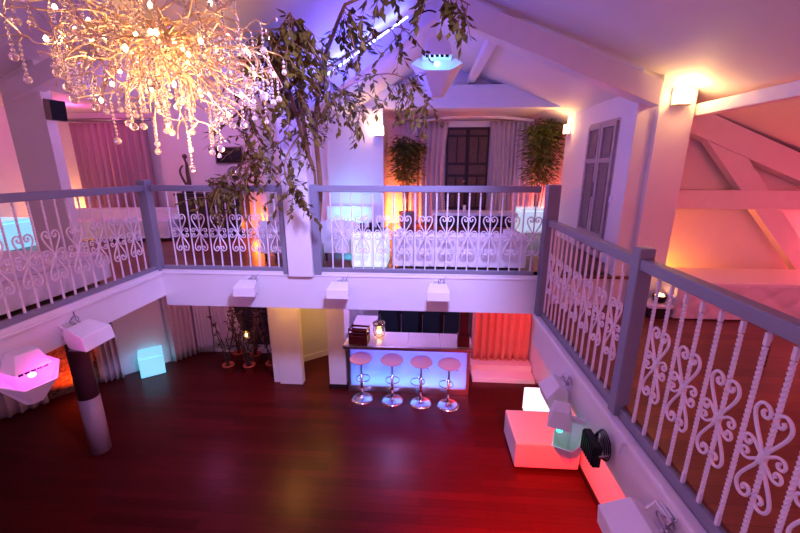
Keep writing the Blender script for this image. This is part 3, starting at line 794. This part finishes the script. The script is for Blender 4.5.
# things on and behind the counter
t = thing('slatted_crate', 'dark brown slatted crate on the left end of the bar', 'crate', (-1.12, 6.02, 1.05), R(-6))
b = MB(); b.box(-.165, .165, -.11, .11, 0, .015)
b.build('bottom', 'darkred', t)
for sy in (-.11, .10):
    for (z0, z1) in ((.0, .16), (.185, .22), (.25, .285)): MB().box(-.165, .165, sy, sy + .012, z0, z1).build('slat', 'darkred', t)
for sx in (-.165, .153):
    for yy in (-.11, .098): MB().box(sx, sx + .012, yy, yy + .014, 0, .30).build('corner_post', 'darkred', t)
    MB().box(sx, sx + .012, -.098, .098, 0, .16).build('side_panel', 'darkred', t)
    MB().box(sx, sx + .012, -.098, .098, .25, .285).build('handle', 'darkred', t)
t = thing('glass_vase', 'round glass vase with a bright light inside on the bar counter', 'vase', (-.80, 6.30, 1.047))
MB().lathe([(.05, 0), (.10, .03), (.12, .12), (.11, .22), (.12, .27), (.113, .27), (.10, .22), (.11, .12), (.09, .035), (.04, .012)], 20).build('bowl', 'glass', t)
MB().ball((0, 0, .10), .045, 12, 8).build('glow', 'flame', t)
MB().ball((.02, 0, .24), .05, 10, 8, 1, 1, .6).build('ornament', 'darkred', t)
t = thing('beer_tower', 'dark red square tower on the right end of the bar counter', 'bar tower', (.70, 6.02, 1.051))
MB().box(-.10, .10, -.08, .08, 0, .22).build('base', 'darkred', t, bevel=.006)
MB().box(-.075, .075, -.06, .06, .22, 1.1).build('tower', 'darkred', t, bevel=.006)
t = thing('bottle', 'small white bottle at the far left of the bar counter', 'bottle', (-1.30, 6.35, 1.045))
MB().lathe([(.035, 0), (.035, .13), (.012, .17), (.012, .21)], 12).build('body', 'leather', t)
MB().lathe([(.014, .21), (.014, .235)], 10).build('cap', 'steel', t)
t = thing('bottle_cooler', 'long black bottle cooler with glass doors behind the bar', 'cooler', (-.15, 7.3, 0))
MB().box(-.80, 1.0, .06, .6, 0, 1.5).build('body', 'black', t, bevel=.006)
for k in range(4):
    x = -.78 + k * .445
    d = MB()
    for a in ((x, x + .43, .42, .47), (x, x + .43, 1.42, 1.48), (x, x + .05, .47, 1.42), (x + .38, x + .43, .47, 1.42)): d.box(a[0], a[1], 0, .06, a[2], a[3])
    dd = d.build('door', 'black', t, bevel=.004)
    MB().box(x + .05, x + .38, .02, .03, .47, 1.42).build('pane', 'cooler_pane', dd)
    MB().box(x + .02, x + .035, -.03, -.015, .6, 1.1).build('handle', 'steel', dd)
# step in front of red curtain
st = thing('platform_step', 'low two step white platform in front of the red curtain', 'platform', (1.6, 6.57, 0))
MB().box(-.62, .58, 0, 1.2, 0, .09).build('lower_step', 'white_paint', st, bevel=.006)
MB().box(-.62, .58, .30, 1.2, .09, .21).build('upper_step', 'white_paint', st, bevel=.006)

# dark round column on left
t = struct('column', MB().lathe([(.125, .9), (.12, 2.42)], 24, (-4.74, 4.38, 0)), 'column_paint')
MB().lathe([(.128, 0), (.128, .9)], 24, (-4.74, 4.38, 0)).build('column_base', 'column_pale', t)

# potted plants by the lower window
POTS = [(-3.95, 6.62, 'leftmost red pot'), (-3.52, 6.64, 'red pot nearest the white pier, front row'), (-3.60, 7.10, 'red pot behind, close to the window frame'),
        (-4.0, 7.15, 'red pot behind, under the voile curtain'), (-3.1, 6.75, 'red pot tucked against the pier')]
for k, (x, y, d) in enumerate(POTS):
    t = thing('potted_plant', 'dark bare twiggy plant in a terracotta pot, ' + d, 'potted plant', (x, y, 0), random.random() * 6, 'twiggy potted plants by the lower window')
    MB().lathe([(.075, 0), (.105, .15), (.118, .15), (.118, .18), (.10, .18), (.09, .12)], 16).build('pot', 'terracotta', t)
    MB().lathe([(.002, .13), (.08, .13), (.07, .12), (.002, .12)], 14).build('soil', 'twig', t)
    s = MB(); lf = MB()
    for j in range(5):
        p = Vector((random.uniform(-.02, .02), random.uniform(-.02, .02), .13)); pts = [p]
        dr = Vector((random.uniform(-.22, .22), random.uniform(-.22, .22), 1))
        for q in range(6):
            p = p + dr * .19 + Vector((random.uniform(-.05, .05), random.uniform(-.05, .05), 0)); pts.append(p)
            for w in range(4):
                lf.leaf(p, (random.uniform(-1, 1), random.uniform(-1, 1), random.uniform(-.4, .8)), random.uniform(.06, .11), .017)
        s.tube(pts, .013, 5, .004)
    s.build('stem', 'twig', t); lf.build('foliage', 'twig', t)
t = thing('candle_lantern', 'small glass candle lantern hanging among the plants by the lower window', 'lantern', (-3.62, 6.85, .62))
MB().lathe([(.05, 0), (.065, .03), (.065, .15), (.05, .18), (.045, .18), (.06, .15), (.06, .03), (.045, .005)], 16).build('jar', 'glass', t)
MB().lathe([(.03, .006), (.03, .07)], 10).build('candle', 'leather', t)
MB().ball((0, 0, .10), .022, 8, 6, 1, 1, 1.6).build('flame', 'flame', t)
MB().tube([(-.05, 0, .18), (-.04, 0, .3), (0, 0, .36), (.04, 0, .3), (.05, 0, .18)], .004, 5).build('wire_handle', 'black', t)
MB().tube([(0, 0, .36), (0, 0, 1.67)], .003, 4).build('hanging_wire', 'black', t)

# floor uplight by brick wall
t = thing('floor_uplight', 'small orange floor uplight at the foot of the mosaic brick wall', 'uplight', (-6.28, 5.78, 0))
MB().lathe([(.06, 0), (.07, .02), (.06, .10), (.05, .10), (.045, .03)], 14).build('housing', 'black', t)
MB().ball((0, 0, .10), .04, 10, 6, 1, 1, .5).build('lens', 'flame', t)

# ------------------------------------------------------------------ bamboo plants in the alcove
def bamboo(label, x, y, h, zl, wd, n):
    t = thing('bamboo_plant', label, 'potted plant', (x, y, ZB), 0, 'tall bamboo plants flanking the door')
    MB().lathe([(.15, 0), (.19, .34), (.20, .36), (.17, .36), (.16, .30)], 20).build('pot', 'pot', t)
    lf = MB()
    for j in range(9):
        a = random.random() * 6.28; q = random.uniform(.02, .09)
        p0 = Vector((q * math.cos(a), q * math.sin(a), .3)); p1 = p0 + Vector((random.uniform(-wd, wd) * .5, random.uniform(-.2, .2), h * random.uniform(.8, 1) - .3))
        pts = [p0.lerp(p1, k / 8) + Vector((0, 0, 0)) for k in range(9)]
        MB().tube(pts, .011, 6, .005).build('cane', 'bark', t)
        for w in range(n):
            v = random.uniform(0, 1) ** .8
            z = zl + (h - zl) * v
            c = p0.lerp(p1, min(1, (z - .3) / (p1.z - .3)))
            rr = wd * random.uniform(.1, 1) * (1 - .35 * abs(v - .55))
            an = random.random() * 6.28
            d = Vector((math.cos(an), math.sin(an) * .8, random.uniform(-.7, .2)))
            lf.leaf(c + Vector((math.cos(an) * rr * .8, math.sin(an) * rr * .6, random.uniform(-.05, .05))), d, random.uniform(.10, .19), .02)
    lf.build('foliage', 'bamboo', t)
    return t
bamboo('tall bamboo in a pot left of the carved black door, lit orange from below', -.40, 8.35, 2.05, 1.0, .36, 240)
bamboo('tall bamboo in a pot right of the carved black door, beside the shuttered door wall', 2.42, 8.42, 2.32, .95, .42, 300)

# ------------------------------------------------------------------ ficus tree
BR = {
 'B1': [(-1.52, 4.97, 3.0), (-1.46, 4.85, 3.77), (-1.38, 4.4, 4.57), (-1.12, 3.5, 5.0), (-.99, 3.0, 5.12)],
 'B2': [(-1.50, 4.97, 3.0), (-1.36, 4.86, 3.77), (-1.25, 4.42, 4.47), (-1.01, 3.9, 4.96), (-.78, 3.5, 5.17), (-.63, 3.2, 5.24)],
 'B3': [(-1.54, 4.97, 3.0), (-1.43, 4.85, 3.9), (-1.38, 4.4, 4.30), (-1.29, 3.6, 4.9), (-1.2, 3.0, 5.02)],
 'B4': [(-1.23, 4.4, 4.57), (-.8, 4.2, 4.88), (-.31, 4.0, 4.93), (.03, 3.9, 4.64)],
 'B5': [(-1.38, 4.4, 4.47), (-1.77, 4.25, 4.24), (-2.2, 4.15, 3.97), (-2.47, 4.15, 3.7)],
 'B6': [(-1.38, 4.4, 4.47), (-1.51, 4.15, 4.18), (-1.53, 4.12, 3.95), (-1.45, 4.15, 3.75)],
 'B7': [(-.63, 3.2, 5.24), (-.21, 3.1, 5.32), (.11, 3.0, 5.22), (.29, 3.0, 5.14)],
 'B8': [(-1.01, 3.9, 4.96), (-.62, 3.8, 5.12), (-.33, 3.7, 5.24), (-.16, 3.65, 5.2)],
 'B9': [(-1.3, 3.7, 4.87), (-1.61, 3.7, 4.71), (-1.8, 3.8, 4.41), (-1.83, 3.95, 4.18)],
 'B10': [(-1.01, 3.9, 4.91), (-.81, 3.95, 4.74), (-.62, 4.0, 4.52)],
 'B11': [(-1.29, 3.6, 4.9), (-1.30, 3.2, 4.95), (-1.47, 3.1, 4.78)],
 'B12': [(-1.77, 4.25, 4.24), (-1.95, 4.15, 4.05), (-2.05, 4.1, 3.85)],
}
tree = thing('ficus_tree', 'tall ficus tree in front of the white column, leaves spreading over the void', 'tree', (-1.52, 4.97, ZB))
def loc(p): return (p[0] + 1.52, p[1] - 4.97, p[2] - ZB)
MB().lathe([(.13, 0), (.14, .26), (.15, .28), (.13, .28), (.12, .24)], 18).build('pot', 'pot', tree)
lf = MB(); tw = MB()
DENS = dict(B1=34, B2=22, B3=44, B4=28, B5=26, B6=17, B7=13, B8=7, B9=24, B10=12, B11=18, B12=13)
for k, p in BR.items():
    sp = smooth3(p, 6)
    if k in ('B1', 'B2', 'B3'): MB().tube([loc(q) for q in [(p[0][0], p[0][1], ZB + .2)] + sp], .040, 8, .011).build('trunk', 'bark', tree)
    else: MB().tube([loc(q) for q in sp], .011, 6, .004).build('branch', 'bark', tree)
    lo = int(len(sp) * (.55 if k in ('B1', 'B2', 'B3') else .18))
    for j in range(DENS[k]):
        q = Vector(random.choice(sp[lo:]))
        for _ in range(8):
            d = Vector((random.uniform(-1, 1), random.uniform(-.7, .7), random.uniform(-.9, .35))).normalized()
            L = random.uniform(.16, .40) * (.4 if k == 'B7' else 1); e = q + d * L + Vector((0, 0, -.08))
            if e.z < roof(e.x) - .1 and not (abs(e.y - 4.6) < .14 and e.z < 4.0): break
        pts = [q.lerp(e, s / 5) + Vector((0, 0, -.10 * (s / 5) ** 2)) for s in range(6)]
        tw.tube([loc(x) for x in pts], .0035, 4, .002)
        nl = random.randint(7, 12)
        for s in range(nl):
            u = .15 + .85 * s / nl; i = min(4, int(u * 5)); c = pts[i].lerp(pts[i + 1], u * 5 - i)
            dd = d * .5 + Vector((random.uniform(-.8, .8), random.uniform(-.8, .8), random.uniform(-1.1, .15)))
            lf.leaf(loc(c), dd, random.uniform(.06, .105), random.uniform(.019, .027))
tw.build('twigs', 'bark', tree)
lf.build('foliage', 'leaf', tree)

# ------------------------------------------------------------------ chandelier
CH = Vector((-1.48, 2.25, 4.80))
ch = thing('crystal_chandelier', 'large gold branched chandelier with hanging crystal strands and warm bulbs', 'chandelier', CH)
rnd = random.Random(11)
MB().tube([(0, 0, -.05), (-.03, 0, .04)], .02, 8).lathe([(.01, .0), (.07, .02), (.07, .035), (.01, .045)], 16).build('ceiling_rose', 'gold', ch)
MB().ball((0, 0, -.08), .06, 12, 10).build('hub', 'gold', ch)
def bead_strand(L, end):
    m = MB(); m.tube([(0, 0, 0), (0, 0, -L)], .0012, 3)
    z = -.012
    while z > -L + .01:
        m.ball((0, 0, z), .0085, 6, 4); z -= .021
    m.ball((0, 0, -L - end * .8), end, 10, 8)
    return m.mesh('bead_strand')
STR = [bead_strand(L, e) for L, e in ((.08, .017), (.12, .019), (.15, .019), (.20, .02), (.10, .020))]
CRY = MB()
def rv(a): return Vector((rnd.uniform(-a, a), rnd.uniform(-a, a), rnd.uniform(-a, a)))
def capz(p):
    p.z = min(p.z, roof(CH.x + p.x) - CH.z - .06)
    if abs(CH.x + p.x + 1.5) < .10: p.z = min(p.z, -.02)
    return p
for k in range(96):
    az = k * 2.39996 + rnd.uniform(-.25, .25); f = (k + .5) / 96
    el = math.asin(1 - 1.30 * f) if f < .95 else -.25          # from straight down to a little above level
    L = rnd.uniform(.44, .62) if rnd.random() < .75 else rnd.uniform(.28, .46)
    dirv = Vector((math.cos(az) * math.cos(el), math.sin(az) * math.cos(el), -math.sin(el) * .84))
    tip = capz(dirv * L + Vector((0, 0, -.02)))
    pts = [Vector((0, 0, -.08))] + [capz(tip * q + rv(.045)) for q in (.2, .4, .6, .8)] + [tip + Vector((0, 0, .02)), tip + Vector((dirv.x * .03, dirv.y * .03, -.015))]
    sp = smooth3([tuple(p) for p in pts], 3)
    b = MB().tube(sp, .0052, 5, .0034)
    ends = []
    for q in range(5):
        i = rnd.randint(5, len(sp) - 3); s0 = Vector(sp[i])
        d = (dirv * .6 + rv(1)).normalized() * rnd.uniform(.09, .2)
        e = capz(s0 + d); kink = s0.lerp(e, .5) + rv(.03)
        b.tube(smooth3([tuple(s0), tuple(kink), tuple(e), (e.x, e.y, e.z - .02)], 3), .0040, 4, .0026); ends.append(e)
    b.build('branch', 'gold', ch)
    put('bead_strand', STR[rnd.randrange(5)], 'crystal', ch, tuple(pts[-1]))
    if k % 2 == 0:
        MB().lathe([(.003, 0), (.0085, .006), (.0105, .014), (.007, .022), (.002, .027)], 10).build('bulb', 'bulb', ch, tuple(ends[0]))
    for e in (ends[1:3] if k % 2 else []):
        LL = rnd.uniform(.03, .14); z = 0
        while z > -LL:
            CRY.ball((e.x, e.y, e.z + z - .02), .0085, 6, 4); z -= .021
        CRY.ball((e.x, e.y, e.z - LL - .035), .016, 8, 6)
tag(CRY.build('crystal_drops', 'crystal', ch), kind='stuff')

# ------------------------------------------------------------------ lights
WARM = (1, .52, .17); ORG = (1, .17, .012); CY = (.1, .7, 1)
for (x, y, z) in ((2.73, 4.42, 4.80), (2.44, 7.42, 4.80), (-.90, 7.04, 4.82)):
    lamp('sconce_light', (x, y, z), WARM, 5, .05)
lamp('chandelier_light', (-1.45, 2.25, 4.52), (1, .58, .28), 8, .25)
lamp('chandelier_light', (-1.50, 2.30, 4.20), (1, .50, .20), 12, .15)
# fixture lamps and uplights, plus added fills without fixtures
lamp('pendant_light', (.1, 4.28, 5.10), (.2, .4, 1), 2.5, .04)
lamp('tube_fill', (-.4, 5.6, 4.9), (.07, .07, 1), 18, .15)  # this and the next two: added blue fill in open air, boosting the tubes
lamp('tube_fill', (-.75, 4.0, 4.9), (.08, .09, 1), 34, .25)
lamp('tube_fill', (-2.0, 4.2, 4.75), (.2, .14, 1), 14, .08)
lamp('magenta_light', (-3.06, 2.56, 2.44), (1, .05, .70), 2.2, .04)
lamp('green_light', (1.1, 2.85, 1.80), (.05, .9, .55), .15, .05)
lamp('bamboo_uplight', (-.62, 8.75, 2.95), ORG, 46, .06)
lamp('bamboo_uplight', (2.75, 8.8, 2.95), (1, .10, .08), 34, .06)
lamp('cabinet_uplight', (-3.25, 6.95, 3.0), ORG, 14, .05)
lamp('pillar_uplight', (3.05, 5.05, 2.6), (1, .24, .015), 14, .05)
lamp('sofa_uplight', (5.4, 5.0, 2.9), (1, .08, .09), 26, .08)
lamp('gallery_fill', (4.5, 2.2, 4.0), (1, .09, .15), 34, .2)  # added pink fill over the right gallery, no fixture
lamp('bay_uplight', (-7.05, 7.1, 3.0), (1, .34, .08), 24, .06)
lamp('bay_uplight', (-6.9, 4.6, 3.1), (1, .36, .12), 16, .06)
lamp('bay_light', (-6.0, 6.3, 4.9), (1, .10, .45), 9, .1)
lamp('alcove_light', (-1.4, 6.75, 3.3), (.06, .6, 1), 7, .08)
lamp('back_gallery_fill', (.8, 6.0, 3.9), (.34, .28, 1), 8, .3)  # added blue fill inside the back gallery, no fixture
lamp('left_gallery_fill', (-3.9, 6.0, 4.7), (.75, .30, .9), 15, .2)  # added lavender fill to brighten the upper left wall
# main floor
lamp('red_flood', (1.30, 3.7, 1.75), (1, .11, .012), 60, .06, 'SPOT', (1.5, 4.4, 0), 130, .8)
lamp('red_flood', (1.30, 2.2, 1.75), (1, .006, .002), 640, .06, 'SPOT', (1.15, 3.3, 0), 92, .9)
lamp('red_curtain_flood', (1.75, 5.7, 1.7), (1, .04, .012), 42, .06, 'SPOT', (1.65, 7.2, .7), 110, .8)
lamp('brick_uplight', (-6.22, 5.66, .14), (1, .075, .008), 40, .04, 'SPOT', (-6.75, 5.75, .8), 110, .8)
lamp('bar_light', (-.6, 6.9, 2.15), (.55, .32, 1), 26, .1)
lamp('niche_light', (-2.02, 6.7, 2.1), (1, .50, .10), 7, .08)
lamp('niche_light', (-2.4, 5.75, 2.12), (1, .44, .06), 16, .05)
lamp('window_light', (-4.2, 6.2, 2.15), (.8, .15, .55), 9, .1)
# added fill lamps without fixtures, brightening gallery fronts and the hall
lamp('fill_light', (.2, 1.5, 5.3), (.42, .37, 1), 760, .25, 'SPOT', (-1.2, 4.6, 2.6), 72, .6)
lamp('fill_light', (-.9, -.8, 3.0), (.72, .36, .92), 52, .4)
lamp('fill_light', (-2.9, .2, 3.3), (.85, .30, .75), 38, .4)
lamp('fill_light', (3.6, .2, 3.6), (1, .22, .36), 26, .3)

w = bpy.data.worlds.new('hall'); sc.world = w; w.use_nodes = True
bg = w.node_tree.nodes['Background']; bg.inputs[0].default_value = (.42, .22, .62, 1); bg.inputs[1].default_value = .10

# ------------------------------------------------------------------ camera
cam = bpy.data.cameras.new('camera'); co = bpy.data.objects.new('camera', cam); COL.objects.link(co)
co.location = (0, 0, 4.05); co.rotation_euler = (R(90 - 14.8), 0, R(3.8))
cam.sensor_width = 36; cam.lens = 374 / 800 * 36; cam.clip_start = .05
sc.camera = co
vs = sc.view_settings; vs.view_transform = 'Standard'; vs.look = 'None'; vs.gamma = 1; vs.use_curve_mapping = False; vs.exposure = .55
